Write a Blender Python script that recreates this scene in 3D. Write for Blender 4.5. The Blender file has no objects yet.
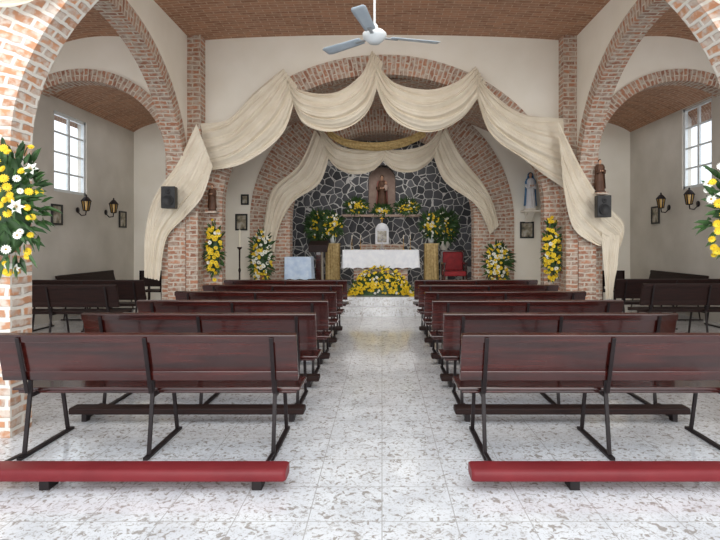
import bpy, math, random
from mathutils import Vector, Matrix
random.seed(7)
R = random.random
def U(a,b): return a+(b-a)*random.random()
scene = bpy.context.scene
try:
    scene.view_settings.view_transform='Standard'
    scene.view_settings.look='None'
except Exception: pass

# ------------------------------------------------------------------ materials
def s2l(c):
    return tuple(((x/255)/12.92 if x/255<=0.04045 else ((x/255+0.055)/1.055)**2.4) for x in c)+(1,)
def base_mat(name):
    m=bpy.data.materials.new(name); m.use_nodes=True
    nt=m.node_tree; b=nt.nodes['Principled BSDF']; return m,nt,b
def mat(name,c1,c2=None,rough=.6,metal=0,scale=8,stretch=(1,1,1),bump=0,coat=0,sheen=0,detail=4,spec=None):
    m,nt,b=base_mat(name)
    b.inputs['Roughness'].default_value=rough; b.inputs['Metallic'].default_value=metal
    if spec is not None: b.inputs['Specular IOR Level'].default_value=spec
    if coat: b.inputs['Coat Weight'].default_value=coat; b.inputs['Coat Roughness'].default_value=.08
    if sheen: b.inputs['Sheen Weight'].default_value=sheen
    if c2 is None: c2=tuple(min(255,x*1.08+2) for x in c1)
    tc=nt.nodes.new('ShaderNodeTexCoord'); mp=nt.nodes.new('ShaderNodeMapping')
    mp.inputs['Scale'].default_value=stretch
    nz=nt.nodes.new('ShaderNodeTexNoise'); nz.inputs['Scale'].default_value=scale; nz.inputs['Detail'].default_value=detail
    rp=nt.nodes.new('ShaderNodeValToRGB'); rp.color_ramp.elements[0].position=.35; rp.color_ramp.elements[1].position=.68
    rp.color_ramp.elements[0].color=s2l(c1); rp.color_ramp.elements[1].color=s2l(c2)
    L=nt.links.new
    L(tc.outputs['Object'],mp.inputs[0]); L(mp.outputs[0],nz.inputs['Vector']); L(nz.outputs['Fac'],rp.inputs[0]); L(rp.outputs[0],b.inputs['Base Color'])
    if bump:
        bp=nt.nodes.new('ShaderNodeBump'); bp.inputs['Strength'].default_value=bump; bp.inputs['Distance'].default_value=.01
        L(nz.outputs['Fac'],bp.inputs['Height']); L(bp.outputs[0],b.inputs['Normal'])
    return m
def brick_mat(name,c1,c2,c3,mortar,bw=.25,rh=.08,ms=.016,dirt=.35,rough=.85,wob=.045,third=.7):
    m,nt,b=base_mat(name); L=nt.links.new; b.inputs['Roughness'].default_value=rough
    uv=nt.nodes.new('ShaderNodeUVMap'); uv.uv_map='UVMap'
    nz=nt.nodes.new('ShaderNodeTexNoise'); nz.inputs['Scale'].default_value=7; nz.inputs['Detail'].default_value=6
    dist=nt.nodes.new('ShaderNodeMixRGB'); dist.blend_type='ADD'; dist.inputs[0].default_value=wob
    L(uv.outputs[0],nz.inputs['Vector']); L(uv.outputs[0],dist.inputs[1]); L(nz.outputs['Color'],dist.inputs[2])
    br=nt.nodes.new('ShaderNodeTexBrick'); br.inputs['Scale'].default_value=1
    br.inputs['Brick Width'].default_value=bw; br.inputs['Row Height'].default_value=rh
    br.inputs['Mortar Size'].default_value=ms; br.inputs['Mortar Smooth'].default_value=.5
    br.inputs['Color1'].default_value=s2l(c1); br.inputs['Color2'].default_value=s2l(c2); br.inputs['Mortar'].default_value=s2l(mortar)
    L(dist.outputs[0],br.inputs['Vector'])
    n3=nt.nodes.new('ShaderNodeTexNoise'); n3.inputs['Scale'].default_value=6.5; n3.inputs['Detail'].default_value=4
    L(uv.outputs[0],n3.inputs['Vector'])
    r3=nt.nodes.new('ShaderNodeValToRGB'); r3.color_ramp.elements[0].position=.46; r3.color_ramp.elements[1].position=.56
    L(n3.outputs['Fac'],r3.inputs[0])
    f3=nt.nodes.new('ShaderNodeMath'); f3.operation='MULTIPLY'; f3.inputs[1].default_value=third; L(r3.outputs[0],f3.inputs[0])
    inv=nt.nodes.new('ShaderNodeMath'); inv.operation='SUBTRACT'; inv.inputs[0].default_value=1; L(br.outputs['Fac'],inv.inputs[1])
    f4=nt.nodes.new('ShaderNodeMath'); f4.operation='MULTIPLY'; L(f3.outputs[0],f4.inputs[0]); L(inv.outputs[0],f4.inputs[1])
    m3=nt.nodes.new('ShaderNodeMixRGB'); L(f4.outputs[0],m3.inputs[0]); L(br.outputs['Color'],m3.inputs[1]); m3.inputs[2].default_value=s2l(c3)
    n2=nt.nodes.new('ShaderNodeTexNoise'); n2.inputs['Scale'].default_value=13; n2.inputs['Detail'].default_value=7
    L(uv.outputs[0],n2.inputs['Vector'])
    rp=nt.nodes.new('ShaderNodeValToRGB'); rp.color_ramp.elements[0].position=.46; rp.color_ramp.elements[1].position=.62
    L(n2.outputs['Fac'],rp.inputs[0])
    mul=nt.nodes.new('ShaderNodeMath'); mul.operation='MULTIPLY'; mul.inputs[1].default_value=dirt; L(rp.outputs[0],mul.inputs[0])
    mx=nt.nodes.new('ShaderNodeMixRGB'); L(mul.outputs[0],mx.inputs[0]); L(m3.outputs[0],mx.inputs[1]); mx.inputs[2].default_value=s2l(mortar)
    L(mx.outputs[0],b.inputs['Base Color'])
    bp=nt.nodes.new('ShaderNodeBump'); bp.inputs['Strength'].default_value=.6; bp.inputs['Distance'].default_value=.012
    L(inv.outputs[0],bp.inputs['Height']); L(bp.outputs[0],b.inputs['Normal'])
    return m
M={}
M['brick']=brick_mat('brick',(190,134,104),(146,102,82),(168,152,138),(204,193,179),ms=.016,dirt=.55,wob=.055)
M['brick_sunlit']=brick_mat('sunlit_brick',(210,150,110),(178,130,100),(192,180,168),(226,219,208),bw=.26,rh=.085,ms=.02,dirt=.5,wob=.05)  # entrance brick lightened in colour to show sunlight; wider joints are its own
M['brick_ceiling']=brick_mat('brick_ceiling',(186,136,106),(150,106,82),(172,134,110),(200,172,148),bw=.27,rh=.085,ms=.009,dirt=.2,wob=.02,third=.5)
M['plaster']=mat('plaster',(240,234,221),(246,241,230),rough=.9,scale=1.6,bump=.08)
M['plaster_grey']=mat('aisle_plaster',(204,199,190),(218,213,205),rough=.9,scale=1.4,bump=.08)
M['wood']=mat('mahogany',(38,12,10),(70,23,18),rough=.22,scale=2.2,stretch=(.8,12,12),coat=.55,detail=6)
M['wood_dark']=mat('dark_wood',(30,16,14),(44,23,19),rough=.55,scale=5,stretch=(1,14,14),spec=.25)
M['metal']=mat('black_steel',(28,21,22),(38,29,30),rough=.45,spec=.3)
M['vinyl']=mat('red_vinyl',(112,24,31),(124,32,38),rough=.5,scale=5,coat=.08,spec=.35)
M['cloth']=mat('cream_fabric',(216,204,184),(228,218,200),rough=.85,scale=3,sheen=.1)
M['gold_cloth']=mat('gold_fabric',(170,142,88),(206,180,126),rough=.5,metal=.2,scale=20)
M['white_cloth']=mat('white_cloth',(232,234,240),(244,245,248),rough=.8,scale=12)
M['blue_cloth']=mat('pale_blue_cloth',(176,196,222),(206,220,236),rough=.8,scale=10)
M['red_cloth']=mat('red_velvet',(120,20,28),(150,30,36),rough=.7,scale=10)
M['yellow']=mat('yellow_petal',(228,186,20),(246,222,60),rough=.6,scale=20)
M['white_petal']=mat('white_petal',(236,236,222),(250,250,242),rough=.6,scale=20)
M['flower_eye']=mat('flower_eye',(150,120,20),(176,140,30),rough=.7)
M['leaf']=mat('leaf',(26,54,22),(60,96,42),rough=.5,scale=9)
M['white_paint']=mat('white_paint',(214,220,222),(226,230,232),rough=.35)
M['grey_metal']=mat('grey_metal',(150,156,160),(176,180,184),rough=.35,metal=.6)
M['fan_blade']=mat('fan_blade',(176,190,202),(190,202,212),rough=.35)
M['gold']=mat('gold',(190,140,50),(226,180,84),rough=.3,metal=.8)
M['black']=mat('black_plastic',(22,22,24),(32,32,34),rough=.5)
M['skin']=mat('painted_skin',(206,160,130),(220,176,146),rough=.5)
M['brown']=mat('brown_robe',(84,56,40),(108,74,54),rough=.6)
M['pink']=mat('rose_robe',(166,100,92),(186,120,108),rough=.6)
M['blue']=mat('blue_mantle',(70,120,170),(100,150,196),rough=.6)
M['hair']=mat('dark_hair',(44,28,20),(60,40,28),rough=.7)
M['clay']=mat('clay',(150,90,60),(170,106,74),rough=.8)
M['niche']=mat('niche_plaster',(176,150,138),(192,168,154),rough=.9)
M['amber']=mat('amber_glass',(200,156,80),(216,180,110),rough=.2)
M['wax']=mat('wax',(238,230,208),(246,240,222),rough=.5)
def painting_mat(name,c1,c2,c3):
    m,nt,b=base_mat(name); L=nt.links.new; b.inputs['Roughness'].default_value=.3
    tc=nt.nodes.new('ShaderNodeTexCoord'); nz=nt.nodes.new('ShaderNodeTexNoise'); nz.inputs['Scale'].default_value=7
    rp=nt.nodes.new('ShaderNodeValToRGB'); e=rp.color_ramp.elements; e[0].position=.35;e[0].color=s2l(c1);e[1].position=.65;e[1].color=s2l(c3)
    x=e.new(.5); x.color=s2l(c2)
    L(tc.outputs['Object'],nz.inputs['Vector']);L(nz.outputs['Fac'],rp.inputs[0]);L(rp.outputs[0],b.inputs['Base Color']); return m
M['picture']=painting_mat('picture_print',(60,66,60),(150,140,120),(190,186,176))
def stone_mat():
    m,nt,b=base_mat('grey_black_stone'); L=nt.links.new; b.inputs['Roughness'].default_value=.7
    uv=nt.nodes.new('ShaderNodeUVMap'); uv.uv_map='UVMap'
    nz=nt.nodes.new('ShaderNodeTexNoise'); nz.inputs['Scale'].default_value=5
    ad=nt.nodes.new('ShaderNodeMixRGB'); ad.blend_type='ADD'; ad.inputs[0].default_value=.06
    L(uv.outputs[0],nz.inputs['Vector']); L(uv.outputs[0],ad.inputs[1]); L(nz.outputs['Color'],ad.inputs[2])
    v=nt.nodes.new('ShaderNodeTexVoronoi'); v.feature='DISTANCE_TO_EDGE'; v.inputs['Scale'].default_value=4.7
    v2=nt.nodes.new('ShaderNodeTexVoronoi'); v2.inputs['Scale'].default_value=4.7
    L(ad.outputs[0],v.inputs['Vector']);L(ad.outputs[0],v2.inputs['Vector'])
    hs=nt.nodes.new('ShaderNodeValToRGB'); h=hs.color_ramp.elements; h[0].color=s2l((46,48,52)); h[1].color=s2l((104,104,108))
    L(v2.outputs['Color'],hs.inputs[0])
    cm=nt.nodes.new('ShaderNodeMath'); cm.operation='LESS_THAN'; cm.inputs[1].default_value=.04; L(v.outputs['Distance'],cm.inputs[0])
    mx=nt.nodes.new('ShaderNodeMixRGB'); L(cm.outputs[0],mx.inputs[0]); L(hs.outputs[0],mx.inputs[1]); mx.inputs[2].default_value=s2l((200,198,194))
    L(mx.outputs[0],b.inputs['Base Color'])
    bp=nt.nodes.new('ShaderNodeBump'); bp.inputs['Strength'].default_value=.7; bp.inputs['Distance'].default_value=.05
    L(v.outputs['Distance'],bp.inputs['Height']); L(bp.outputs[0],b.inputs['Normal']); return m
M['stone']=stone_mat()
def floor_mat():
    m,nt,b=base_mat('speckled_tile'); L=nt.links.new
    b.inputs['Roughness'].default_value=.15; b.inputs['Coat Weight'].default_value=.4; b.inputs['Coat Roughness'].default_value=.07
    tc=nt.nodes.new('ShaderNodeTexCoord')
    def nzr(scale,p0,p1,amp,dd):
        n1=nt.nodes.new('ShaderNodeTexNoise'); n1.inputs['Scale'].default_value=scale; n1.inputs['Detail'].default_value=dd; n1.inputs['Distortion'].default_value=1.1
        L(tc.outputs['Object'],n1.inputs['Vector'])
        r1=nt.nodes.new('ShaderNodeValToRGB'); e=r1.color_ramp.elements; e[0].position=p0;e[0].color=(0,0,0,1);e[1].position=p1;e[1].color=(amp,amp,amp,1)
        L(n1.outputs['Fac'],r1.inputs[0]); return r1
    a1=nzr(25,.55,.64,.8,3); a2=nzr(50,.54,.65,.5,2)
    n2=nt.nodes.new('ShaderNodeTexNoise'); n2.inputs['Scale'].default_value=4; n2.inputs['Detail'].default_value=4
    L(tc.outputs['Object'],n2.inputs['Vector'])
    r2=nt.nodes.new('ShaderNodeValToRGB'); e=r2.color_ramp.elements; e[0].position=.35;e[0].color=s2l((216,218,222));e[1].position=.65;e[1].color=s2l((233,235,238))
    L(n2.outputs['Fac'],r2.inputs[0])
    mx=nt.nodes.new('ShaderNodeMixRGB'); L(a1.outputs[0],mx.inputs[0]); L(r2.outputs[0],mx.inputs[1]); mx.inputs[2].default_value=s2l((144,134,124))
    mb=nt.nodes.new('ShaderNodeMixRGB'); L(a2.outputs[0],mb.inputs[0]); L(mx.outputs[0],mb.inputs[1]); mb.inputs[2].default_value=s2l((166,158,150))
    br=nt.nodes.new('ShaderNodeTexBrick'); br.offset=0; br.inputs['Scale'].default_value=1; br.inputs['Brick Width'].default_value=.4; br.inputs['Row Height'].default_value=.4
    br.inputs['Mortar Size'].default_value=.003; br.inputs['Mortar Smooth'].default_value=.2
    L(tc.outputs['Object'],br.inputs['Vector'])
    m2=nt.nodes.new('ShaderNodeMixRGB'); L(br.outputs['Fac'],m2.inputs[0]); L(mb.outputs[0],m2.inputs[1]); m2.inputs[2].default_value=s2l((178,176,174))
    L(m2.outputs[0],b.inputs['Base Color']); return m
M['floor']=floor_mat()
def glass_mat():
    m=bpy.data.materials.new('window_glass'); m.use_nodes=True; nt=m.node_tree
    for n in list(nt.nodes): nt.nodes.remove(n)
    o=nt.nodes.new('ShaderNodeOutputMaterial'); t=nt.nodes.new('ShaderNodeBsdfTransparent'); t.inputs[0].default_value=(.98,.99,1,1)
    g=nt.nodes.new('ShaderNodeBsdfGlossy'); g.inputs['Roughness'].default_value=.05
    x=nt.nodes.new('ShaderNodeMixShader'); x.inputs[0].default_value=.05
    nt.links.new(t.outputs[0],x.inputs[1]); nt.links.new(g.outputs[0],x.inputs[2]); nt.links.new(x.outputs[0],o.inputs[0]); return m
M['glass']=glass_mat()

# ------------------------------------------------------------------ builder
class B:
    def __init__(s): s.v=[];s.f=[];s.m=[];s.uv=[];s.sm=[]
    def add(s,vs,fs,mi=0,uvs=None,smooth=False):
        o=len(s.v); s.v+= [tuple(v) for v in vs]
        for i,f in enumerate(fs):
            s.f.append(tuple(o+k for k in f)); s.m.append(mi); s.uv.append(uvs[i] if uvs else None); s.sm.append(smooth)
    def join(s,o2):
        o=len(s.v); s.v+=o2.v; s.f+=[tuple(o+k for k in f) for f in o2.f]; s.m+=o2.m; s.uv+=o2.uv; s.sm+=o2.sm
    def hexa(s,p,mi=0):
        s.add(p,[(0,3,2,1),(4,5,6,7),(0,1,5,4),(1,2,6,5),(2,3,7,6),(3,0,4,7)],mi)
    def box(s,x0,x1,y0,y1,z0,z1,mi=0):
        s.hexa([(x0,y0,z0),(x1,y0,z0),(x1,y1,z0),(x0,y1,z0),(x0,y0,z1),(x1,y0,z1),(x1,y1,z1),(x0,y1,z1)],mi)
    def bar(s,p0,p1,w,t,mi=0,side=Vector((1,0,0))):
        p0=Vector(p0);p1=Vector(p1);d=(p1-p0).normalized(); a=side-d*side.dot(d); a.normalize(); b=d.cross(a)
        a=a*w/2;b=b*t/2
        s.hexa([p0-a-b,p0+a-b,p0+a+b,p0-a+b,p1-a-b,p1+a-b,p1+a+b,p1-a+b],mi)
    def tube(s,pts,rs,n=12,mi=0,cap=True):
        pts=[Vector(p) for p in pts]; rings=[]
        for i,p in enumerate(pts):
            d=(pts[min(i+1,len(pts)-1)]-pts[max(i-1,0)]).normalized()
            up=Vector((0,0,1)) if abs(d.z)<.9 else Vector((0,1,0))
            a=d.cross(up).normalized(); b=d.cross(a)
            r=rs[i] if isinstance(rs,(list,tuple)) else rs
            rings.append([p+a*r*math.cos(2*math.pi*k/n)+b*r*math.sin(2*math.pi*k/n) for k in range(n)])
        vs=[v for r in rings for v in r]; fs=[]
        for i in range(len(pts)-1):
            for k in range(n):
                k2=(k+1)%n; fs.append((i*n+k,i*n+k2,(i+1)*n+k2,(i+1)*n+k))
        s.add(vs,fs,mi,None,True)
        if cap:
            s.add(rings[0],[tuple(range(n))],mi); s.add(rings[-1],[tuple(reversed(range(n)))],mi)
    def lathe(s,prof,c=(0,0,0),n=24,mi=0,sx=1,sy=1,fold=0,nf=7,a0=0,a1=2*math.pi):
        vs=[];fs=[];full=abs(a1-a0-2*math.pi)<1e-4; cols=n if full else n+1
        for (r,z) in prof:
            for k in range(cols):
                a=a0+(a1-a0)*k/n; rr=r*(1+fold*math.sin(nf*a+z*3))
                vs.append((c[0]+rr*sx*math.cos(a),c[1]+rr*sy*math.sin(a),c[2]+z))
        for i in range(len(prof)-1):
            for k in range(n):
                k2=(k+1)%cols; fs.append((i*cols+k,i*cols+k2,(i+1)*cols+k2,(i+1)*cols+k))
        s.add(vs,fs,mi,None,True)
    def ball(s,c,r,mi=0,n=14,sx=1,sy=1,sz=1):
        prof=[(max(1e-4,r*math.sin(math.pi*i/n)),-r*sz*math.cos(math.pi*i/n)) for i in range(n+1)]
        s.lathe(prof,c,n+4,mi,sx,sy)
    def grid(s,fn,nu,nv,mi=0):
        vs=[fn(i/nu,j/nv) for i in range(nu+1) for j in range(nv+1)]
        fs=[(i*(nv+1)+j,i*(nv+1)+j+1,(i+1)*(nv+1)+j+1,(i+1)*(nv+1)+j) for i in range(nu) for j in range(nv)]
        s.add(vs,fs,mi,None,True)
    def out(s,name,mats,parent=None,loc=(0,0,0),rot=(0,0,0),bevel=0,label=None,seg=2):
        me=bpy.data.meshes.new(name); me.from_pydata([tuple(v) for v in s.v],[],s.f)
        if not isinstance(mats,(list,tuple)): mats=[mats]
        for m in mats: me.materials.append(M[m] if isinstance(m,str) else m)
        uvl=me.uv_layers.new(name='UVMap')
        for p in me.polygons:
            p.material_index=s.m[p.index]; p.use_smooth=s.sm[p.index]
            u=s.uv[p.index]
            if u:
                for li,c in zip(p.loop_indices,u): uvl.data[li].uv=c
            else:
                n=p.normal; ax=max(range(3),key=lambda i:abs(n[i]))
                for li,vi in zip(p.loop_indices,p.vertices):
                    c=me.vertices[vi].co
                    uvl.data[li].uv=((c.y,c.z),(c.x,c.z),(c.x,c.y))[ax]
        ob=bpy.data.objects.new(name,me); scene.collection.objects.link(ob)
        ob.location=loc; ob.rotation_euler=rot
        if parent: ob.parent=parent
        if bevel:
            md=ob.modifiers.new('bevel','BEVEL'); md.width=bevel; md.segments=seg; md.limit_method='ANGLE'
        if label: ob['label']=label
        return ob
def empty(name,loc,label,cat,group=None,rot=(0,0,0)):
    e=bpy.data.objects.new(name,None); e.empty_display_size=.1; scene.collection.objects.link(e)
    e.location=loc; e.rotation_euler=rot; e['label']=label; e['category']=cat
    if group: e['group']=group
    return e
def copy_thing(root,loc,rot=None,skip=(),label=None,material=None):
    n=root.copy(); scene.collection.objects.link(n); n.location=loc
    if rot is not None: n.rotation_euler=rot
    if label: n['label']=label
    def rec(o,p):
        for c in o.children:
            if c.name.split('.')[0] in skip: continue
            k=c.copy(); scene.collection.objects.link(k); k.parent=p
            if material and k.type=='MESH' and k.data.materials[0]==M['wood']:
                k.material_slots[0].link='OBJECT'; k.material_slots[0].material=M[material]
            rec(c,k)
    rec(root,n); return n
def structure(o,label=None):
    o['kind']='structure'
    o['label']=label or o.name; return o
# measurement helper: a point measured in the frontal plane at distance d from the entrance
F=520.0; VX=382.0; VY=243.0; H=1.5
def at(a,b,d): return Vector(((a-VX)*d/F, d, H-(b-VY)*d/F))

# ------------------------------------------------------------------ structure
def arch_wall(name,axis,u0,u1,z0,z1,c,a,b,spring,t0,t1,m,label,n=56):
    us=[u0,u1]+[c-a*math.cos(math.pi*k/n) for k in range(n+1)]
    us=sorted(set(round(u,5) for u in us if u0-1e-6<=u<=u1+1e-6)); bb=B()
    def zb(u):
        q=1-((u-c)/a)**2; return spring+b*math.sqrt(max(0,q))
    def P(u,t,z): return (u,t,z) if axis=='x' else (t,u,z)
    for ua,ub in zip(us,us[1:]):
        mid=(ua+ub)/2
        za,zc=(zb(ua),zb(ub)) if abs(mid-c)<a else (z0,z0)
        q=[P(ua,t0,za),P(ub,t0,zc),P(ub,t1,zc),P(ua,t1,za),P(ua,t0,z1),P(ub,t0,z1),P(ub,t1,z1),P(ua,t1,z1)]
        if axis=='y': q=[q[1],q[0],q[3],q[2],q[5],q[4],q[7],q[6]]
        bb.hexa(q)
    return structure(bb.out(name,m),label)
def ring(name,axis,c,a,b,spring,th,t0,t1,z0,m,label,clip=(-99,99),legs=True,n=44,parent=None):
    ins=[];outs=[]
    if legs:
        k=max(2,int((spring-z0)/.3))
        for i in range(k): 
            z=z0+(spring-z0)*i/k; ins.append((c-a,z)); outs.append((c-a-th,z))
    for i in range(n+1):
        t=math.pi-math.pi*i/n; ins.append((c+a*math.cos(t),spring+b*math.sin(t))); outs.append((c+(a+th)*math.cos(t),spring+(b+th)*math.sin(t)))
    if legs:
        for i in range(k-1,-1,-1):
            z=z0+(spring-z0)*i/k; ins.append((c+a,z)); outs.append((c+a+th,z))
    cl=lambda p:(min(max(p[0],clip[0]),clip[1]),p[1])
    def P(u,t,z): return (u,t,z) if axis=='x' else (t,u,z)
    bb=B(); s=0
    for i in range(len(ins)-1):
        i0,i1,o0,o1=ins[i],ins[i+1],outs[i],outs[i+1]
        ds=math.hypot((i1[0]+o1[0]-i0[0]-o0[0])/2,(i1[1]+o1[1]-i0[1]-o0[1])/2); s2=s+ds
        if clip[0]<(i0[0]+i1[0])/2<clip[1]:
            i0,i1,o0,o1=map(cl,(i0,i1,o0,o1)); T=t1-t0
            for t in (t0,t1):
                bb.add([P(i0[0],t,i0[1]),P(i1[0],t,i1[1]),P(o1[0],t,o1[1]),P(o0[0],t,o0[1])],[(0,1,2,3)],0,[[(0,s),(0,s2),(th,s2),(th,s)]])
            for (p,q) in ((i0,i1),(o0,o1)):
                bb.add([P(p[0],t0,p[1]),P(q[0],t0,q[1]),P(q[0],t1,q[1]),P(p[0],t1,p[1])],[(0,1,2,3)],0,[[(0,s),(0,s2),(T,s2),(T,s)]])
        s=s2
    return structure(bb.out(name,m),label)
def sbox(name,m,label,*boxes):
    bb=B()
    for q in boxes: bb.box(*q)
    return structure(bb.out(name,m),label)
def vault(name,cx,a,spring,b,y0,y1,m,label,n=30,ny=1):
    bb=B(); s=0; T=.12
    pts=[(cx-a*math.cos(math.pi*k/n),spring+b*math.sin(math.pi*k/n)) for k in range(n+1)]
    for p,q in zip(pts,pts[1:]):
        ds=math.hypot(q[0]-p[0],q[1]-p[1])
        bb.add([(p[0],y0,p[1]),(q[0],y0,q[1]),(q[0],y1,q[1]),(p[0],y1,p[1])],[(0,1,2,3)],0,[[(s,y0),(s+ds,y0),(s+ds,y1),(s,y1)]])
        bb.add([(p[0],y0,p[1]+T),(q[0],y0,q[1]+T),(q[0],y1,q[1]+T),(p[0],y1,p[1]+T)],[(0,1,2,3)],0,[[(s,y0),(s+ds,y0),(s+ds,y1),(s,y1)]])
        s+=ds
    return structure(bb.out(name,m),label)

CZ=5.25
sbox('floor','floor','speckled pale tile floor with thin grout lines',(-7.2,7.2,-3,15.2,-.15,0))
vault('ceiling',0,3.95,5.12,.22,4.0,9.75,'brick_ceiling','tan thin-brick ceiling of the nave')
for i,sx in enumerate((-1,1)):
    vault('ceiling.%03d'%(i+1),sx*5.05,1.34,4.72,.60,4.0,9.7,'brick_ceiling','tan brick vault over the side aisle')
    vault('ceiling.%03d'%(i+3),sx*5.05,1.48,3.95,.68,9.8,13.3,'brick_ceiling','tan brick vault over the side chapel')
vault('ceiling.005',0,3.66,2.6,1.98,9.75,12.05,'brick','brick barrel vault over the sanctuary')
sbox('ceiling.006','brick','brick ceiling over the apse',(-2.9,2.9,12.3,15.1,4.35,4.5))
arch_wall('wall_chancel','x',-3.65,3.65,0,5.45,.02,2.98,2.44,2.18,9.6,9.74,'plaster','white plaster wall above the large chancel arch')
ring('trim_1','x',.02,2.96,2.42,2.18,.36,9.55,9.77,0,'brick','large brick arch framing the chancel')
for i,sx in enumerate((-1,1)):
    xs=sorted((sx*3.90,sx*3.26)); sbox('trim_%d'%(2+i),'brick','brick pier at the chancel arch',(xs[0],xs[1],9.2,9.545,0,2.5))
    xs=sorted((sx*3.52,sx*3.26)); sbox('trim_%d'%(4+i),'brick','slim brick pilaster rising to the ceiling',(xs[0],xs[1],9.34,9.6,2.5,CZ+.02))
    ts=sorted((sx*3.5,sx*3.74))
    arch_wall('wall_arcade_%s'%('left','right')[i],'y',4.25,9.6,0,CZ,6.72,2.46,2.15,2.45,ts[0],ts[1],'plaster','white plaster arcade wall with a round arch')
    ts=sorted((sx*3.47,sx*3.77))
    ring('trim_%d'%(6+i),'y',6.72,2.44,2.13,2.45,.24,ts[0],ts[1],0,'brick','brick arch between nave and side aisle')
    xs=sorted((sx*3.95,sx*2.86)); sbox('trim_%d'%(8+i),'brick_sunlit','sunlit-tinted brick entrance pier with thick mortar',(xs[0],xs[1],4.0,4.25,0,2.25))
    c=sx*5.5; u=sorted((sx*6.3,sx*3.74))
    arch_wall('wall_aisle_%s'%('left','right')[i],'x',u[0],u[1],0,5.45,c,1.55,1.45,3.05,9.6,9.8,'plaster','white plaster wall above the side chapel arch')
    ring('trim_%d'%(10+i),'x',c,1.53,1.43,3.05,.22,9.54,9.83,0,'brick','brick arch at the side chapel',clip=(u[0],u[1]))
    y0,y1,z0,z1=((9.98,11.1,2.5,4.06),(9.93,10.92,2.62,4.3))[i]
    xs=sorted((sx*6.3,sx*6.5)); X0,X1=xs
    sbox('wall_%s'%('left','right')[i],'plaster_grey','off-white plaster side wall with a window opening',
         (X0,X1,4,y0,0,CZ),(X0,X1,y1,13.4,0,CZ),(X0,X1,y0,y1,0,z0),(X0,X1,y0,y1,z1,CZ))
    xs=sorted((sx*3.65,sx*6.5)); sbox('wall_chapel_%s'%('left','right')[i],'plaster','off-white plaster end wall of the side chapel',(xs[0],xs[1],13.2,13.4,0,4.8))
    xs=sorted((sx*3.65,sx*3.80)); sbox('wall_sanctuary_%s'%('left','right')[i],'plaster','white plaster side wall of the sanctuary',(xs[0],xs[1],9.8,13.4,0,CZ))
    bb=B(); X=sx*6.36; w=.03
    bb.box(X-w,X+w,y0,y0+.06,z0,z1); bb.box(X-w,X+w,y1-.06,y1,z0,z1); bb.box(X-w,X+w,y0,y1,z0,z0+.06); bb.box(X-w,X+w,y0,y1,z1-.06,z1)
    ym=(y0+y1)/2; bb.box(X-.02,X+.02,ym-.03,ym+.03,z0,z1)
    for k in range(1,4):
        z=z0+(z1-z0)*k/4; bb.box(X-.015,X+.015,y0,y1,z-.018,z+.018)
    wn=structure(bb.out('window_%d'%(i+1),'white_paint'),'white metal window with eight panes')
    g=B(); g.box(X-.003,X+.003,y0+.02,y1-.02,z0+.02,z1-.02); gp=g.out('pane','glass',parent=wn)
arch_wall('wall_entrance','x',-3.95,3.95,2.25,CZ+.25,0,2.88,2.12,2.25,4.04,4.22,'plaster','plaster wall above the entrance arch')
ring('trim_12','x',0,2.86,2.10,2.25,.42,4.0,4.25,2.25,'brick_sunlit','sunlit-tinted brick entrance arch with thick mortar',legs=False)
arch_wall('wall_sanctuary','x',-3.65,3.65,0,CZ,0,2.14,2.12,2.0,12.0,12.3,'plaster','white plaster wall around the apse arch')
ring('trim_13','x',0,2.12,2.10,2.0,.92,11.96,12.33,0,'brick','deep brick arch in front of the apse')
bb=B(); bb.box(-2.9,2.9,14.5,14.95,0,2.36); bb.box(-2.9,-.38,14.5,14.95,2.36,4.4); bb.box(.38,2.9,14.5,14.95,2.36,4.4)
n=20
for k in range(n):
    ua=-.38*math.cos(math.pi*k/n); ub=-.38*math.cos(math.pi*(k+1)/n)
    f=lambda u:3.3+.38*math.sqrt(max(0,1-(u/.38)**2))
    bb.hexa([(ua,14.5,f(ua)),(ub,14.5,f(ub)),(ub,14.95,f(ub)),(ua,14.95,f(ua)),(ua,14.5,4.4),(ub,14.5,4.4),(ub,14.95,4.4),(ua,14.95,4.4)])
structure(bb.out('wall_apse','stone'),'dark stone apse wall with pale mortar joints and arched niche')
sbox('wall_niche','niche','pinkish plaster back of the statue niche',(-.45,.45,14.95,15.05,2.2,3.9))
sbox('wall_apse_left','stone','stone side wall of the apse',(-2.9,-2.7,12.3,14.5,0,4.4))
sbox('wall_apse_right','stone','stone side wall of the apse',(2.7,2.9,12.3,14.5,0,4.4))
PZ=.36
sbox('floor.001','floor','raised tiled sanctuary platform with two steps',(-3.6,3.6,10.95,14.5,0,PZ),(-1.9,1.9,10.62,10.95,0,.18))

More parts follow.
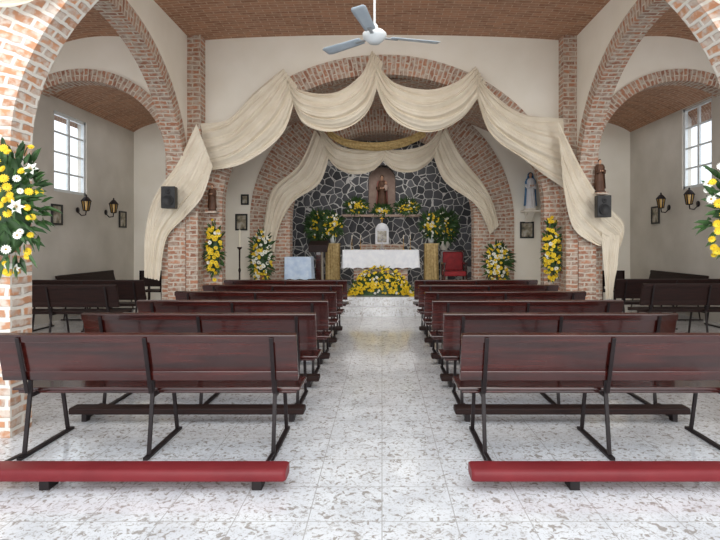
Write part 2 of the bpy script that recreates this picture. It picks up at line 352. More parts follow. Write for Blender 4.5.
# ------------------------------------------------------------------ pews
LEN=2.08
def make_pew():
    root=empty('pew',(0,0,0),'glossy dark mahogany pew with red vinyl kneeler behind it','pew','rows of wooden pews in the nave')
    h=LEN/2
    def slab(y0,z0,y1,z1,t,inset=0):
        b=B(); d=Vector((0,y1-y0,z1-z0)).normalized(); n=Vector((0,-d.z,d.y))*t/2
        p0=Vector((0,y0,z0));p1=Vector((0,y1,z1)); x0,x1=-h+inset,h-inset
        def q(p,x,s): v=p+n*s; return (x,v.y,v.z)
        b.hexa([q(p0,x0,1),q(p0,x1,1),q(p0,x1,-1),q(p0,x0,-1),q(p1,x0,1),q(p1,x1,1),q(p1,x1,-1),q(p1,x0,-1)])
        return b
    b=slab(.088,.575,.01,.865,.024); b.join(slab(.020,.818,.006,.874,.05)); b.join(slab(.098,.535,.084,.605,.04))
    b.out('backrest','wood',root,bevel=.006)
    b=B(); b.box(-h,h,.17,.50,.435,.458); b.box(-h+.03,h-.03,.19,.21,.41,.435); b.box(-h,h,.475,.50,.405,.435)
    b.out('seat','wood',root,bevel=.008)
    for k,x in enumerate((-h+.17,0,h-.17)):
        b=B()
        b.box(x-.018,x+.018,0,.62,0,.022)
        b.bar((x,.055,.02),(x,.115,.44),.028,.018)
        b.bar((x,.115,.43),(x,.12,.55),.028,.018)
        b.bar((x,.085,.44),(x,-.022,.85),.028,.010)
        b.bar((x,.56,.02),(x,.48,.41),.028,.018)
        b.bar((x,.11,.415),(x,.49,.415),.028,.022)
        b.out('side_frame','metal',root,bevel=.003)
    b=B(); nseg=20; prof=[]; cy=-.375; cz0=.094
    for k in range(nseg):
        a=2*math.pi*k/nseg; cx=math.copysign(abs(math.cos(a))**.4,math.cos(a)); cz=math.copysign(abs(math.sin(a))**.4,math.sin(a))
        prof.append((cy+.08*cx,cz0+.039*cz))
    xs=[-h-.008,-h+.002,-h+.012,h-.012,h-.002,h+.008]; sc=[.85,.96,1,1,.96,.85]
    vs=[(x,cy+(p[0]-cy)*s,cz0+(p[1]-cz0)*s) for x,s in zip(xs,sc) for p in prof]
    fs=[(i*nseg+k,i*nseg+(k+1)%nseg,(i+1)*nseg+(k+1)%nseg,(i+1)*nseg+k) for i in range(5) for k in range(nseg)]
    b.add(vs,fs,0,None,True); b.add(vs[:nseg],[tuple(reversed(range(nseg)))]); b.add(vs[-nseg:],[tuple(range(nseg))])
    b.out('kneeler_pad','vinyl',root,label='red vinyl kneeler pad')
    for x in (-h+.62,h-.17):
        b=B(); b.box(x-.03,x+.03,-.43,-.33,0,.055)
        b.out('kneeler_foot','metal',root,bevel=.003)
    for x in (-h+.17,h-.17):
        b=B(); b.bar((x,-.33,.06),(x,.03,.035),.026,.012); b.out('kneeler_arm','metal',root)
    return root
pew=make_pew()
plain=copy_thing(pew,(0,0,0),skip=('kneeler_pad','kneeler_foot','kneeler_arm'),label='glossy dark mahogany pew with dark wooden kneeling rail')
h=LEN/2
b=B(); b.box(-h+.06,h-.06,-.30,-.17,.07,.125); b.out('kneeling_rail','wood_dark',plain,bevel=.012)
for x in (-h+.17,h-.17):
    b=B(); b.box(x-.02,x+.02,-.26,.03,.02,.07); b.box(x-.02,x+.02,-.26,-.2,0,.03); b.out('rail_bracket','metal',plain)
LC=-(.59+LEN/2); RC=.55+LEN/2
rows=[3.58+1.04*k for k in range(6)]
pew.location=(LC,rows[0],0); copy_thing(pew,(RC,rows[0],0))
plain.location=(LC,rows[1],0); copy_thing(plain,(RC,rows[1],0))
for y in rows[2:]:
    for c in (LC,RC): copy_thing(plain,(c,y,0))
g='dark pews in the side aisles'
def aisle(loc,rot,lab,skip=('kneeling_rail','rail_bracket')):
    o=copy_thing(plain,loc,rot,skip,lab,'wood_dark'); o['group']=g; return o
aisle((-5.0,7.75,0),(0,0,0),'dark wooden pew standing crosswise in the side aisle',())
aisle((5.05,8.0,0),(0,0,0),'dark wooden pew standing crosswise in the side aisle',())
aisle((-5.05,8.75,0),(0,0,0),'dark wooden pew standing crosswise in the side aisle')
aisle((5.10,9.0,0),(0,0,0),'dark wooden pew standing crosswise in the side aisle')
aisle((-6.22,10.95,0),(0,0,-math.pi/2),'dark wooden pew set against the side wall')
aisle((6.22,10.95,0),(0,0,math.pi/2),'dark wooden pew set against the side wall')
def make_chair(loc):
    r=empty('wooden_chair',loc,'dark wooden armchair in the side chapel','chair','dark chairs in the side chapels')
    b=B(); b.box(-.25,.25,-.02,.42,.42,.46); b.out('seat','wood_dark',r,bevel=.01)
    b=B(); b.box(-.25,.25,-.05,-.02,.55,.9); b.box(-.25,-.2,-.05,-.02,.42,.9); b.box(.2,.25,-.05,-.02,.42,.9); b.out('backrest','wood_dark',r,bevel=.006)
    for x in(-.23,.23):
        for y in(0,.39):
            b=B(); b.box(x-.022,x+.022,y-.022,y+.022,0,.42 if y<.1 else .66); b.out('leg','wood_dark',r,bevel=.004)
        b=B(); b.box(x-.03,x+.03,-.03,.43,.66,.69); b.out('armrest','wood_dark',r,bevel=.006)
    return r
ch=make_chair((-5.05,11.4,0)); copy_thing(ch,(5.05,11.4,0))

# ------------------------------------------------------------------ drapery
def cr(pts,t):
    n=len(pts)-1; x=min(t*n,n-1e-6); i=int(x); u=x-i
    p0=pts[max(i-1,0)];p1=pts[i];p2=pts[i+1];p3=pts[min(i+2,n)]
    return 0.5*((2*p1)+(p2-p0)*u+(2*p0-5*p1+4*p2-p3)*u*u+(3*p1-p0-3*p2+p3)*u**3)
def cloth(name,up,lo,d,parent,folds=5,amp=.05,belly=.08,m='cloth',ph=0,nu=80,nv=80):
    A=[at(x,y,d) for x,y in up]; Bq=[at(x,y,d) for x,y in lo]; b=B()
    def fn(u,v):
        p=cr(A,u).lerp(cr(Bq,u),v)
        w=folds*v*2*math.pi+ph+1.5*math.sin(u*3.1+ph)+.8*math.sin(v*7+u*4+ph)
        off=amp*(math.sin(w)*(.7+.3*math.sin(u*5+v*6))+.3*math.sin(w*1.7+u*4)+.22*math.sin(w*3.3+u*9))
        env=.5+.5*math.sin(math.pi*u)
        return (p.x,p.y-.07-belly*math.sin(math.pi*u)*math.sin(math.pi*v)**.8-off*env,p.z+.015*math.sin(w*1.0+1)*env)
    b.grid(fn,nu,nv); return b.out(name,m,parent)
D=9.40
dr=empty('arch_drapery',(0,0,0),'cream fabric swags draped over the chancel arch with hanging tails','drapery')
cloth('swag',[(202,125),(228,121),(257,93),(284,70)],[(208,172),(246,164),(284,135),(298,87)],D,dr,5,.04,.12)
cloth('swag',[(281,70),(300,90),(335,94),(360,78),(372,52)],[(290,90),(304,124),(337,133),(368,113),(383,64)],D,dr,5,.04,.12,ph=1)
cloth('swag',[(371,52),(392,82),(425,92),(455,84),(475,68)],[(371,70),(389,117),(425,134),(461,120),(486,85)],D,dr,5,.04,.12,ph=2)
cloth('swag',[(471,68),(490,94),(520,115),(562,119)],[(474,90),(489,135),(524,162),(565,190)],D,dr,5,.04,.12,ph=3)
cloth('tail',[(198,125),(180,162),(156,198),(147,234),(146,277)],[(214,167),(204,197),(187,218),(168,240),(161,280)],9.14,dr,5,.025,.02,ph=.4)
cloth('tail',[(556,119),(582,172),(603,204),(622,225),(619,246)],[(562,188),(571,227),(591,244),(606,249),(606,254)],9.14,dr,5,.025,.03,ph=1.4)
cloth('tail',[(600,232),(601,255),(603,280),(604,299)],[(618,236),(616,258),(613,280),(611,298)],9.10,dr,2,.02,.01,ph=.7)
D2=11.85
d2=empty('sanctuary_drapery',(0,0,0),'cream fabric swags with gold band hung across the apse arch','drapery')
cloth('swag',[(318,124),(335,144),(356,150),(376,148),(384,144)],[(324,152),(336,168),(354,175),(374,171),(388,155)],D2,d2,4,.03,.07)
cloth('swag',[(380,144),(392,150),(412,150),(430,142),(444,122)],[(378,155),(394,171),(414,173),(430,163),(438,150)],D2,d2,4,.03,.07,ph=2)
cloth('gold_band',[(326,128),(344,139),(374,143),(404,139),(424,130)],[(328,136),(346,147),(374,151),(403,147),(426,137)],D2-.14,d2,2.5,.02,.03,m='gold_cloth')
cloth('tail',[(315,130),(299,165),(273,190),(265,225),(262,252)],[(331,151),(320,183),(294,203),(280,228),(275,252)],D2,d2,4,.03,.05,ph=1)
cloth('tail',[(431,149),(444,181),(473,204),(484,221),(489,235)],[(446,128),(463,160),(483,186),(493,206),(498,226)],D2,d2,4,.03,.05,ph=2)
d3=empty('entrance_drapery',(0,0,0),'cream fabric swag pinned on the sunlit-tinted brick entrance arch','drapery')
cloth('swag',[(-40,-40),(0,-12),(35,-14),(75,-40)],[(-40,-10),(0,11),(35,9),(68,-12)],3.95,d3,3,.02,.03)
d4=empty('entrance_drapery',(0,0,0),'cream fabric swag pinned on the sunlit-tinted brick entrance arch','drapery')
cloth('swag',[(668,-60),(700,-18),(735,-12),(775,-30)],[(690,-30),(702,2),(735,14),(775,-5)],3.95,d4,3,.02,.03)

# ------------------------------------------------------------------ ceiling fan
fan=empty('ceiling_fan',(-.08,5.6,3.72),'white three-blade ceiling fan on a long rod','fan')
b=B(); b.lathe([(.001,-.07),(.06,-.068),(.09,-.04),(.125,-.01),(.13,.03),(.10,.06),(.04,.075),(.03,.09),(.001,.09)],n=32); b.out('motor_housing','white_paint',fan)
b=B(); b.tube([(0,0,.08),(0,0,1.58)],.013); b.lathe([(.015,1.49),(.06,1.53),(.065,1.60),(.001,1.60)]); b.lathe([(.02,.14),(.035,.12),(.04,.085),(.001,.08)]); b.out('downrod','white_paint',fan)
for ang in (258,14,142):
    b=B(); a=math.radians(ang)
    def fn(u,v):
        r=.18+.55*u; w=(.055+.02*u)*(1 if u<.94 else .75); t=(v-.5)*2*w
        return (r,t,t*.2)
    b.grid(fn,12,4); bl=b.out('blade','fan_blade',fan,rot=(0,0,a)); md=bl.modifiers.new('s','SOLIDIFY'); md.thickness=.006
    b=B(); b.box(.10,.26,-.018,.018,-.012,0); b.out('blade_bracket','grey_metal',fan,rot=(0,0,a))

# ------------------------------------------------------------------ flowers
def basis(nrm):
    nrm=nrm.normalized(); up=Vector((0,0,1)) if abs(nrm.z)<.9 else Vector((1,0,0))
    a=nrm.cross(up).normalized(); return a,nrm.cross(a).normalized(),nrm
def petals(b,c,nrm,r,n=11,mi=0,eye=1,layers=2):
    a,bb,nn=basis(nrm); c=Vector(c)
    for L in range(layers):
        rr=r*(1-.3*L); lift=.15+.35*L; a0=U(0,1)
        for k in range(n):
            t=2*math.pi*k/n+a0; d=a*math.cos(t)+bb*math.sin(t); e=-a*math.sin(t)+bb*math.cos(t); w=rr*math.pi/n*1.0
            b.add([c+nn*.004*L,c+d*rr*.6-e*w+nn*rr*lift*.7,c+d*rr+nn*rr*lift,c+d*rr*.6+e*w+nn*rr*lift*.7],[(0,1,2,3)],mi)
    q=[c+(a*math.cos(2*math.pi*k/8)+bb*math.sin(2*math.pi*k/8))*r*.22+nn*r*.2 for k in range(8)]
    b.add(q+[c+nn*r*.32],[(k,(k+1)%8,8) for k in range(8)],eye)
def leaf(b,c,d,l,w,mi=0):
    d=d.normalized(); s=d.cross(Vector((U(-.4,.4),-1,U(-.4,.4)))).normalized()*w/2; n=Vector((0,-1,0)); c=Vector(c)
    p=[c,c+d*l*.35-s+n*l*.05,c+d*l*.35+n*l*.1,c+d*l*.35+s+n*l*.05,c+d*l*.75-s*.6+n*l*.02,c+d*l*.75+n*l*.06,c+d*l*.75+s*.6+n*l*.02,c+d*l-Vector((0,0,l*.08))]
    b.add(p,[(0,1,2),(0,2,3),(1,4,5,2),(2,5,6,3),(4,7,5),(5,7,6)],mi)
_fm={}
def flower_template(kind):
    if kind in _fm: return _fm[kind]
    b=B()
    if kind=='lily':
        for k in range(6):
            t=k*math.pi/3; d=Vector((math.cos(t),0,math.sin(t))); e=Vector((-math.sin(t),0,math.cos(t))); n=Vector((0,-1,0)); r=.062
            w=r*(.30 if k%2 else .24)
            b.add([(0,0,0),d*r*.45-e*w+n*r*.35,d*r*.45+n*r*.28,d*r*.45+e*w+n*r*.35,d*r+n*r*.25],[(0,1,2),(0,2,3),(1,4,2),(2,4,3)],0)
        for k in range(5):
            t=k*1.257; b.tube([(0,0,0),(math.cos(t)*.012,-.035,math.sin(t)*.012)],.0022,5,1)
        o=b.out('flower',['white_petal','flower_eye'])
    else:
        petals(b,(0,0,0),Vector((0,-1,0)),.036,13,0,1,3 if kind=='yellow' else 2)
        o=b.out('flower',['yellow' if kind=='yellow' else 'white_petal','flower_eye'])
    _fm[kind]=o.data; bpy.data.objects.remove(o); return _fm[kind]
def spray(name,loc,w,h,dep,ny,nw,nl,label,cat='flowers',group=None,detail=False,fr=.05,ll=.2,base=None,mound=False,lw=None,lily=0):
    r=empty(name,loc,label,cat,group)
    b=B()
    def mz(x): return (1-abs(2*x)**2.6)
    for k in range(nl):
        t=U(0,2*math.pi); q=math.sqrt(R())*.8
        x=math.cos(t)*q*w/2; z=math.sin(t)*q*h/2; y=-dep*math.sqrt(max(0,1-q*q))*U(.2,.9)
        d=Vector((math.cos(t)+U(-.5,.5),U(-.9,.0),math.sin(t)*1.0+U(-.3,.5)))
        if mound:
            x=U(-.5,.5); z=(U(0.12,.95)*mz(x)-.5)*h; x*=w; y=-dep*U(.2,1); d=Vector((U(-1,1),U(-.9,0),U(0,1)))
        leaf(b,(x,y,z),d,ll*U(.7,1.25),(lw or ll*.22)*U(.7,1.3))
    if mound: b.lathe([(w*.46,-h/2),(w*.42,-h*.1),(w*.28,h*.18),(.001,h*.3)],(0,0,0),28,0,1,dep/w*1.7,a0=math.pi,a1=2*math.pi)
    else: b.ball((0,-dep*.25,0),1,0,10,w*.30,dep*.35,h*.34)
    f=b.out('foliage','leaf',r); f['kind']='stuff'
    bb=B()
    for kind,nn in (('yellow',ny),('white',nw),('lily',lily)):
        for k in range(nn):
            t=U(0,2*math.pi); q=math.sqrt(R())*.97; x=math.cos(t)*q/2; z=math.sin(t)*q/2
            y=-dep*(.25+.85*math.sqrt(max(0,1-q*q)))-U(0,.03)
            if mound:
                x=U(-.5,.5); v=U(.1,1.02); z=v*mz(x)-.5; y=-dep*(1.1-.75*v*v)-U(0,.03)
            nrm=Vector((x*1.3+U(-.4,.4),-1,z*1.2+U(-.3,.5)))
            if detail:
                s=U(.62,1.08)
                o=bpy.data.objects.new('flower',flower_template(kind)); scene.collection.objects.link(o); o.parent=r
                o.location=(x*w,y,z*h); o.rotation_euler=nrm.to_track_quat('-Y','Z').to_euler(); o.scale=(s,s,s)
                o['label']={'yellow':'yellow chrysanthemum','white':'white daisy-like flower','lily':'white lily'}[kind]
            else: petals(bb,(x*w,y,z*h),nrm,fr*U(.7,1.15),9,0 if kind=='yellow' else 1,2,2)
    if not detail:
        f=bb.out('blossoms',['yellow','white_petal','flower_eye'],r); f['kind']='stuff'
    if base: base(r)
    return r
spray('flower_spray',(-2.88,3.99,1.79),.78,1.14,.16,72,18,260,'tall spray of yellow and white flowers on sunlit-tinted brick pier',detail=True,ll=.16,group='flower sprays on the entrance piers',lily=6)
spray('flower_spray',(2.80,3.99,1.73),.80,1.06,.16,72,18,250,'tall spray of yellow and white flowers on sunlit-tinted brick pier',detail=True,ll=.15,group='flower sprays on the entrance piers',lily=6)
gg='yellow garlands beside the chancel arch'
spray('flower_garland',(-3.05,9.53,1.38),.30,1.15,.12,60,6,130,'long hanging garland of yellow flowers on brick arch',group=gg,fr=.042,ll=.14)
spray('flower_garland',(3.10,9.53,1.38),.34,1.24,.12,74,6,140,'long hanging garland of yellow flowers on brick arch',group=gg,fr=.042,ll=.14)
def pot(hh,rr=.16):
    def f(r):
        b=B(); z=-hh; b.lathe([(.001,z),(rr*.7,z),(rr*.75,z+.03),(rr*.35,z+.10),(rr*.3,z+.2),(rr*.9,z+.34),(rr,z+.42),(rr*.8,z+.42),(.001,z+.36)],n=24); b.out('vase','clay',r)
    return f
g2='large floor arrangements beside the apse'
spray('flower_arrangement',(-2.66,11.6,1.18),.46,1.20,.22,42,54,150,'large white and yellow floral arrangement in a clay vase',group=g2,fr=.046,ll=.2,base=pot(.82))
spray('flower_arrangement',(2.56,11.6,1.06),.54,.95,.22,50,46,150,'large yellow and white floral arrangement in a clay vase',group=g2,fr=.046,ll=.2,base=pot(.70))

# ------------------------------------------------------------------ altar and sanctuary furniture
def table(name,loc,w,dp,h,cm,label,cat,drop=.34):
    r=empty(name,loc,label,cat)
    b=B(); b.box(-w/2,w/2,-dp/2,dp/2,h-.05,h-.006); b.out('tabletop','wood',r)
    if name=='altar':
        b=B(); b.box(-w*.36,w*.36,-dp*.32,dp*.32,0,h-.05); b.out('pedestal','brick',r)
    else:
        for x in(-1,1):
            for y in(-1,1):
                b=B(); b.box(x*(w/2-.05)-.025,x*(w/2-.05)+.025,y*(dp/2-.05)-.025,y*(dp/2-.05)+.025,0,h-.05); b.out('leg','wood',r)
    b=B(); per=2*(w+dp); N=240
    def pt(s,o):
        s=s%per; W=w/2+o; Dp=dp/2+o
        if s<w: return (-w/2+s,-Dp)
        s-=w
        if s<dp: return (W,-dp/2+s)
        s-=dp
        if s<w: return (w/2-s,Dp)
        s-=w; return (-W,dp/2-s)
    def fn(u,v):
        s=u*per; x,y=pt(s,.012+v*.02+.018*v*math.sin(s*22)); hem=.03*abs(math.sin(s*14))
        return (x,y,h-(drop-hem)*v)
    b.grid(fn,N,8); b.box(-w/2-.012,w/2+.012,-dp/2-.012,dp/2+.012,h-.006,h+.004)
    b.out('tablecloth',cm,r); return r
table('altar',(-.03,12.05,PZ),1.70,.75,.98,'white_cloth','altar covered with white scalloped cloth on brick base','altar',.42)
table('side_table',(-1.84,11.55,PZ),.56,.42,.83,'blue_cloth','small side table with pale blue cloth','table',.5)
spray('flower_bed',(-.02,11.55,PZ+.31),1.46,.62,.34,290,30,320,'low loose mound of yellow flowers before the altar',fr=.034,ll=.11,mound=True)
r=empty('tabernacle_stand',(0,13.9,PZ),'brick pedestal with gold and white tabernacle','tabernacle')
b=B(); b.box(-.55,.55,-.3,.3,0,1.05); b.box(-.6,.6,-.34,.34,1.05,1.11); b.out('pedestal','brick',r)
b=B(); b.box(-.18,.18,-.15,.15,1.11,1.52); b.lathe([(.18,1.52),(.15,1.59),(.1,1.65),(.001,1.68)],n=24); b.out('cabinet','white_cloth',r,bevel=.01)
b=B(); b.box(-.12,.12,-.17,-.15,1.16,1.46); b.out('door','picture',r,bevel=.004)
b=B(); b.tube([(0,0,1.68),(0,0,1.84)],.012); b.tube([(-.06,0,1.79),(.06,0,1.79)],.012); b.out('cross','gold',r)
for sx in(-1,1):
    r=empty('draped_pedestal',(sx*1.26,13.35,PZ),'tall square flower pedestal wrapped in gold fabric','pedestal','gold draped pedestals behind the altar')
    b=B()
    def fn(u,v):
        a=u*2*math.pi; k=.17/max(abs(math.cos(a)),abs(math.sin(a))); rr=min(k,.215)*(1+.035*math.sin(a*18+v*3)+.05*(1-v))
        return (rr*math.cos(a),rr*math.sin(a),1.12*v)
    b.grid(fn,144,8); b.box(-.18,.18,-.18,.18,1.10,1.13); b.out('cloth_cover','gold_cloth',r)
    spray('flower_vase_arrangement',(sx*1.26,13.37,PZ+1.60),.5,.62,.16,40,22,130,'yellow and white bouquet standing on gold draped pedestal',group='bouquets around the apse niche',fr=.038,ll=.2,
          base=lambda q:(lambda b:(b.lathe([(.001,-.465),(.06,-.465),(.08,-.36),(.05,-.25),(.07,-.15),(.001,-.15)],n=20),b.out('vase','white_paint',q)))(B()))
sbox('trim_14','niche','stone ledge below the statue niche',(-1.1,1.1,14.2,14.5,2.22,2.28))
for x,w,hh in((-.70,.66,.40),(.70,.66,.40),(0,.5,.2)):
    spray('ledge_bouquet',(x,14.32,2.28+hh/2),w,hh,.1,34,16,150,'yellow bouquet lying on the ledge below niche',group='bouquets on the niche ledge',fr=.036,ll=.18)
for x in(-1.70,1.70):
    spray('wall_bouquet',(x,14.25,1.95),.64,.85,.15,40,20,200,'tall green bouquet with yellow flowers on a column stand',group='tall bouquets by the stone wall',fr=.038,ll=.26,
      base=lambda q:(lambda b:(b.lathe([(.001,-1.59),(.2,-1.59),(.2,-1.5),(.1,-1.45),(.09,-.6),(.16,-.5),(.16,-.4),(.001,-.4)],n=24),b.out('column_stand','plaster',q)))(B()))
r=empty('priest_chair',(1.76,12.72,PZ),'red upholstered ceremonial armchair with wooden frame','chair')
b=B(); b.box(-.27,.27,-.25,.22,.34,.46); b.out('seat','red_cloth',r,bevel=.03)
b=B(); b.box(-.25,.25,.2,.28,.46,.92); b.out('backrest','red_cloth',r,bevel=.03)
b=B(); b.box(-.29,-.25,.2,.27,.34,.96); b.box(.25,.29,.2,.27,.34,.96); b.box(-.29,.29,.2,.27,.92,.96); b.out('frame','wood',r,bevel=.008)
for x in(-.26,.26):
    for y in(-.22,.22):
        b=B(); b.box(x-.025,x+.025,y-.025,y+.025,0,.36); b.out('leg','wood',r)
    b=B(); b.box(x-.03,x+.03,-.25,.22,.62,.67); b.box(x-.02,x+.02,-.24,-.2,.36,.62); b.out('armrest','wood',r,bevel=.006)
r=empty('lectern',(-1.52,12.5,PZ),'dark wooden lectern with slanted top','lectern')
b=B(); b.box(-.2,.2,-.16,.16,0,.06); b.box(-.06,.06,-.06,.06,.06,.98); b.out('post','wood',r,bevel=.008)
b=B(); b.hexa([(-.22,-.2,.92),(.22,-.2,.92),(.22,.2,1.08),(-.22,.2,1.08),(-.22,-.2,1.10),(.22,-.2,1.10),(.22,.2,1.2),(-.22,.2,1.2)]); b.out('reading_desk','wood_dark',r,bevel=.008)
def candle(loc,h,name='candlestick',lab='tall dark floor candlestick with white candle',mt='wood_dark'):
    r=empty(name,loc,lab,'candlestick')
    b=B(); k=h/1.4
    b.lathe([(.001,0),(.13*k,0),(.12*k,.03*k),(.05*k,.06*k),(.02*k,.12*k),(.016*k,.5*k),(.03*k,.55*k),(.016*k,.6*k),(.018*k,.98*k),(.05*k,1.02*k),(.05*k,1.04*k),(.001,1.04*k)],n=20); b.out('stand',mt,r)
    b=B(); b.tube([(0,0,1.03*k),(0,0,1.4*k)],.018*k+.004); b.tube([(0,0,1.4*k),(0,0,1.42*k)],.003); b.out('candle','wax',r)
    return r
candle((-3.04,11.1,PZ),1.42)
for x in(-.7,-.5,.5,.66): candle((x,12.1,PZ+.984),.34,lab='small brass candlestick with candle on the altar',mt='gold')
r=empty('altar_crucifix',(0,12.2,PZ+.984),'small dark crucifix on altar','crucifix')
b=B(); b.box(-.06,.06,-.04,.04,0,.03); b.box(-.012,.012,-.01,.01,.03,.34); b.box(-.08,.08,-.01,.01,.22,.245); b.out('cross','wood',r)

# ------------------------------------------------------------------ statues
def statue(loc,h,robe,mantle,hair,label,child=False,veil=False,rotz=0):
    r=empty('saint_statue',loc,label,'statue',rot=(0,0,rotz)); k=h
    b=B(); b.lathe([(.001,0),(.17*k,0),(.17*k,.03*k),(.14*k,.045*k),(.001,.045*k)],n=24); b.out('base','plaster' if robe!='brown' else 'wood_dark',r)
    b=B(); b.lathe([(.14*k,.04*k),(.13*k,.15*k),(.115*k,.35*k),(.10*k,.52*k),(.105*k,.66*k),(.115*k,.76*k),(.10*k,.81*k),(.045*k,.845*k),(.001,.85*k)],n=48,sy=.72,fold=.06,nf=11); b.out('robe',robe,r)
    b=B(); b.lathe([(.165*k,.12*k),(.15*k,.35*k),(.135*k,.6*k),(.14*k,.76*k),(.11*k,.83*k),(.06*k,.86*k)],n=40,sy=.85,fold=.05,nf=9,a0=-.55,a1=math.pi+.55)
    if veil: b.lathe([(.10*k,.80*k),(.085*k,.88*k),(.075*k,.95*k),(.045*k,.99*k),(.001,1.0*k)],n=30,sy=1,a0=-.45,a1=math.pi+.45)
    ob=b.out('mantle',mantle,r); md=ob.modifiers.new('s','SOLIDIFY'); md.thickness=.008*k
    b=B(); b.tube([(0,0,.83*k),(0,0,.88*k)],.028*k); b.ball((0,-.005*k,.925*k),.052*k,0,14,.82,.92,1.2); b.ball((0,-.055*k,.92*k),.010*k,0,6); b.out('head','skin',r)
    b=B(); b.ball((0,.012*k,.945*k),.055*k,0,12,.9,.95,1.1); b.out('hair',hair,r)
    for s in(-1,1):
        b=B(); b.tube([(s*.10*k,0,.78*k),(s*.135*k,-.04*k,.65*k),(s*.10*k,-.10*k,.58*k),(s*.04*k,-.13*k,.62*k)],[.035*k,.036*k,.036*k,.03*k],12); b.out('sleeve',robe,r)
        b=B(); b.ball((s*.03*k,-.135*k,.635*k),.02*k,0,8,1,1,1.4); b.out('hand','skin',r)
    if child:
        c=B(); c.lathe([(.001,.56*k),(.05*k,.57*k),(.055*k,.64*k),(.045*k,.72*k),(.001,.74*k)],c=(.10*k,-.09*k,0),n=20,fold=.05); c.out('child_figure_robe','niche',r)
        c=B(); c.ball((.10*k,-.09*k,.775*k),.035*k,0,10); c.out('child_figure_head','skin',r)
    return r
statue((0,14.76,2.37),1.06,'brown','pink','hair','painted saint statue in brown robe holding child in niche',child=True)
def shelf(loc,w,dp,label,m='plaster',br=True):
    r=empty('wall_shelf',loc,label,'shelf')
    b=B(); b.box(-w/2,w/2,-dp,0,-.04,0); b.out('board',m,r,bevel=.006)
    if br:
        b=B(); b.add([(-w*.2,0,-.04),(w*.2,0,-.04),(w*.2,0,-.26),(-w*.2,0,-.26),(-w*.2,-dp*.8,-.04),(w*.2,-dp*.8,-.04)],[(0,1,2,3),(0,1,5,4),(4,5,2,3),(0,4,3),(1,2,5)]); b.out('bracket',m,r)
    return r
shelf((3.36,11.95,2.24),.38,.34,'small white wall shelf holding a statue')
statue((3.36,11.77,2.24),.86,'white_cloth','blue','hair','saint statue in white robe and blue veil on shelf',veil=True)
shelf((3.80,9.195,2.38),.20,.26,'small wall shelf on brick pier holding statue','brick',br=False)
statue((3.80,9.07,2.38),.58,'brown','brown','hair','dark brown monk statue on small shelf by brick pier')
shelf((-3.08,9.545,2.08),.20,.22,'small wall shelf on brick arch holding statue','brick',br=False)
statue((-3.08,9.43,2.08),.48,'brown','brown','hair','small dark statue on a shelf above yellow garland')

# ------------------------------------------------------------------ speakers, frames, sconces
for x,z in((-3.60,2.27),(3.74,2.12)):
    r=empty('loudspeaker',(x,9.198,z),'black wall loudspeaker mounted on brick pier','loudspeaker','black loudspeakers on the brick piers')
    b=B(); b.hexa([(-.12,-.46,-.185),(.12,-.46,-.185),(.09,-.26,-.185),(-.09,-.26,-.185),(-.12,-.46,.185),(.12,-.46,.185),(.09,-.26,.185),(-.09,-.26,.185)]); b.out('cabinet','black',r,bevel=.012)
    b=B(); b.lathe([(.001,0),(.05,.004),(.08,.022),(.092,.026),(.097,.012)],n=28); b.out('woofer','black',r,loc=(0,-.462,-.055),rot=(math.pi/2,0,0))
    b=B(); b.lathe([(.001,.0),(.02,.012),(.04,.014),(.045,.004)],n=24); b.out('tweeter','black',r,loc=(0,-.462,.10),rot=(math.pi/2,0,0))
    b=B(); b.box(-.02,.02,-.27,0,-.02,.02); b.box(-.05,.05,-.012,0,-.05,.05); b.out('bracket','metal',r)
def frame(loc,w,h,rotz,label,fm='black'):
    r=empty('picture_frame',loc,label,'picture frame',rot=(0,0,rotz)); t=.035
    b=B(); b.box(-w/2,w/2,-.03,0,h/2-t,h/2); b.box(-w/2,w/2,-.03,0,-h/2,-h/2+t); b.box(-w/2,-w/2+t,-.03,0,-h/2+t,h/2-t); b.box(w/2-t,w/2,-.03,0,-h/2+t,h/2-t); b.out('frame',fm,r,bevel=.004)
    b=B(); b.box(-w/2+t,w/2-t,-.012,-.004,-h/2+t,h/2-t); b.out('picture','picture',r)
frame((-3.24,11.995,1.98),.28,.38,0,'dark framed picture on white sanctuary wall')
frame((-3.16,11.995,2.50),.18,.24,0,'small framed picture on white sanctuary wall')
frame((3.34,11.995,1.80),.32,.38,0,'dark framed picture on white sanctuary wall')
frame((-6.295,10.05,2.05),.34,.40,math.pi/2,'dark framed picture on side chapel wall')
frame((-6.295,12.6,2.07),.34,.40,math.pi/2,'dark framed picture on side chapel wall')
frame((6.295,11.95,2.14),.34,.40,-math.pi/2,'dark framed picture on side chapel wall')
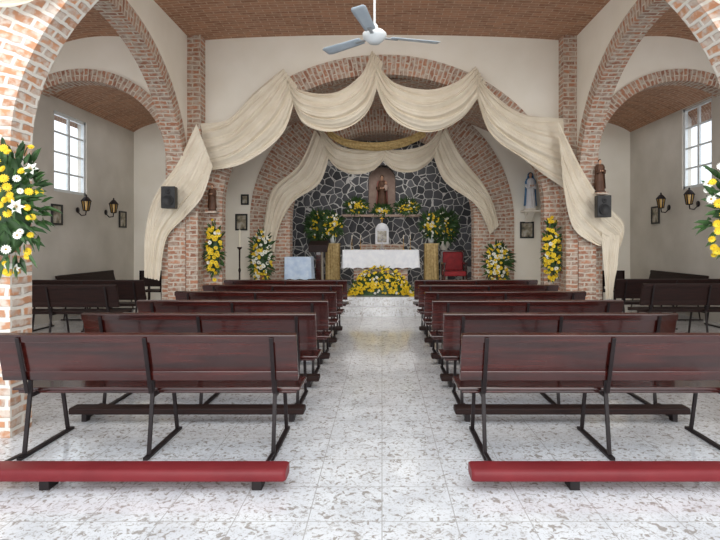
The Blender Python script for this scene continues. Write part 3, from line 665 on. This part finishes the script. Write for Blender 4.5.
def sconce(loc,rotz):
    r=empty('wall_lantern',loc,'black metal wall lantern with amber glass','wall lamp','black lanterns on the side walls',rot=(0,0,rotz))
    b=B(); b.lathe([(.001,0),(.06,0),(.06,.012),(.001,.02)],n=20); b.out('wall_plate','metal',r,rot=(math.pi/2,0,0),loc=(0,0,-.02))
    b=B(); b.tube([(0,0,-.05),(0,-.08,-.13),(0,-.17,-.12),(0,-.18,-.03)],.012,8); b.out('arm','metal',r)
    b=B(); b.lathe([(.05,-.03),(.08,.16),(.078,.17)],c=(0,-.18,0),n=6); b.out('lantern_glass','amber',r)
    b=B(); b.lathe([(.001,-.045),(.055,-.04),(.055,-.025),(.001,-.02)],c=(0,-.18,0),n=12); b.lathe([(.105,.16),(.09,.19),(.04,.25),(.012,.27),(.02,.29),(.001,.31)],c=(0,-.18,0),n=12)
    for k in range(6):
        a=k*math.pi/3; b.tube([(.052*math.cos(a),-.18+.052*math.sin(a),-.03),(.082*math.cos(a),-.18+.082*math.sin(a),.165)],.012,6)
    b.out('lantern_cage','metal',r)
    return r
sc=sconce((-6.295,10.75,2.2),math.pi/2)
copy_thing(sc,(-6.295,11.85,2.22)); copy_thing(sc,(6.295,11.4,2.3),(0,0,-math.pi/2)); copy_thing(sc,(6.295,10.35,2.3),(0,0,-math.pi/2))

# ------------------------------------------------------------------ camera & light
cam=bpy.data.cameras.new('camera'); co=bpy.data.objects.new('camera',cam); scene.collection.objects.link(co)
cam.sensor_width=36; cam.lens=26; cam.shift_x=-22/720; cam.shift_y=-27/720
co.location=(0,0,1.5); co.rotation_euler=(math.pi/2,0,0); scene.camera=co
w=bpy.data.worlds.new('world'); scene.world=w; w.use_nodes=True
bg=w.node_tree.nodes['Background']; bg.inputs[0].default_value=(.90,.95,1,1); bg.inputs[1].default_value=1.6
def light(name,kind,loc,rot,power,size=1,sy=None,col=(1,1,1)):
    l=bpy.data.lights.new(name,kind); l.energy=power; l.color=col
    if kind=='AREA': l.shape='RECTANGLE'; l.size=size; l.size_y=sy or size
    if kind=='SUN': l.angle=size
    o=bpy.data.objects.new(name,l); scene.collection.objects.link(o); o.location=loc; o.rotation_euler=rot; return o
light('daylight_sun','SUN',(0,-5,6),(math.radians(76),0,math.radians(4)),1.8,math.radians(50),col=(1,.98,.95))
light('nave_fill','AREA',(0,6.2,5.1),(math.radians(22),0,0),115,4,3,(1,.97,.91))  # added fill under the nave ceiling, no fixture there
light('sanctuary_fill','AREA',(0,10.2,4.5),(0,0,0),6,2,.5,(1,.96,.9))  # invented soft light brightening the sanctuary, not a real lamp
light('apse_fill','AREA',(0,13.2,4.28),(0,0,0),26,2,1.2,(1,.98,.95))  # extra unseen light to lift the apse and stone wall
for sx in(-1,1):
    light('aisle_fill','AREA',(sx*5.1,6.5,5.0),(0,0,0),12,1.6,3)  # added fill for each aisle, stands for no fixture
    light('chapel_fill','AREA',(sx*5.1,11.6,4.3),(0,0,0),6,1.5,2)  # made-up weak fill inside each side chapel
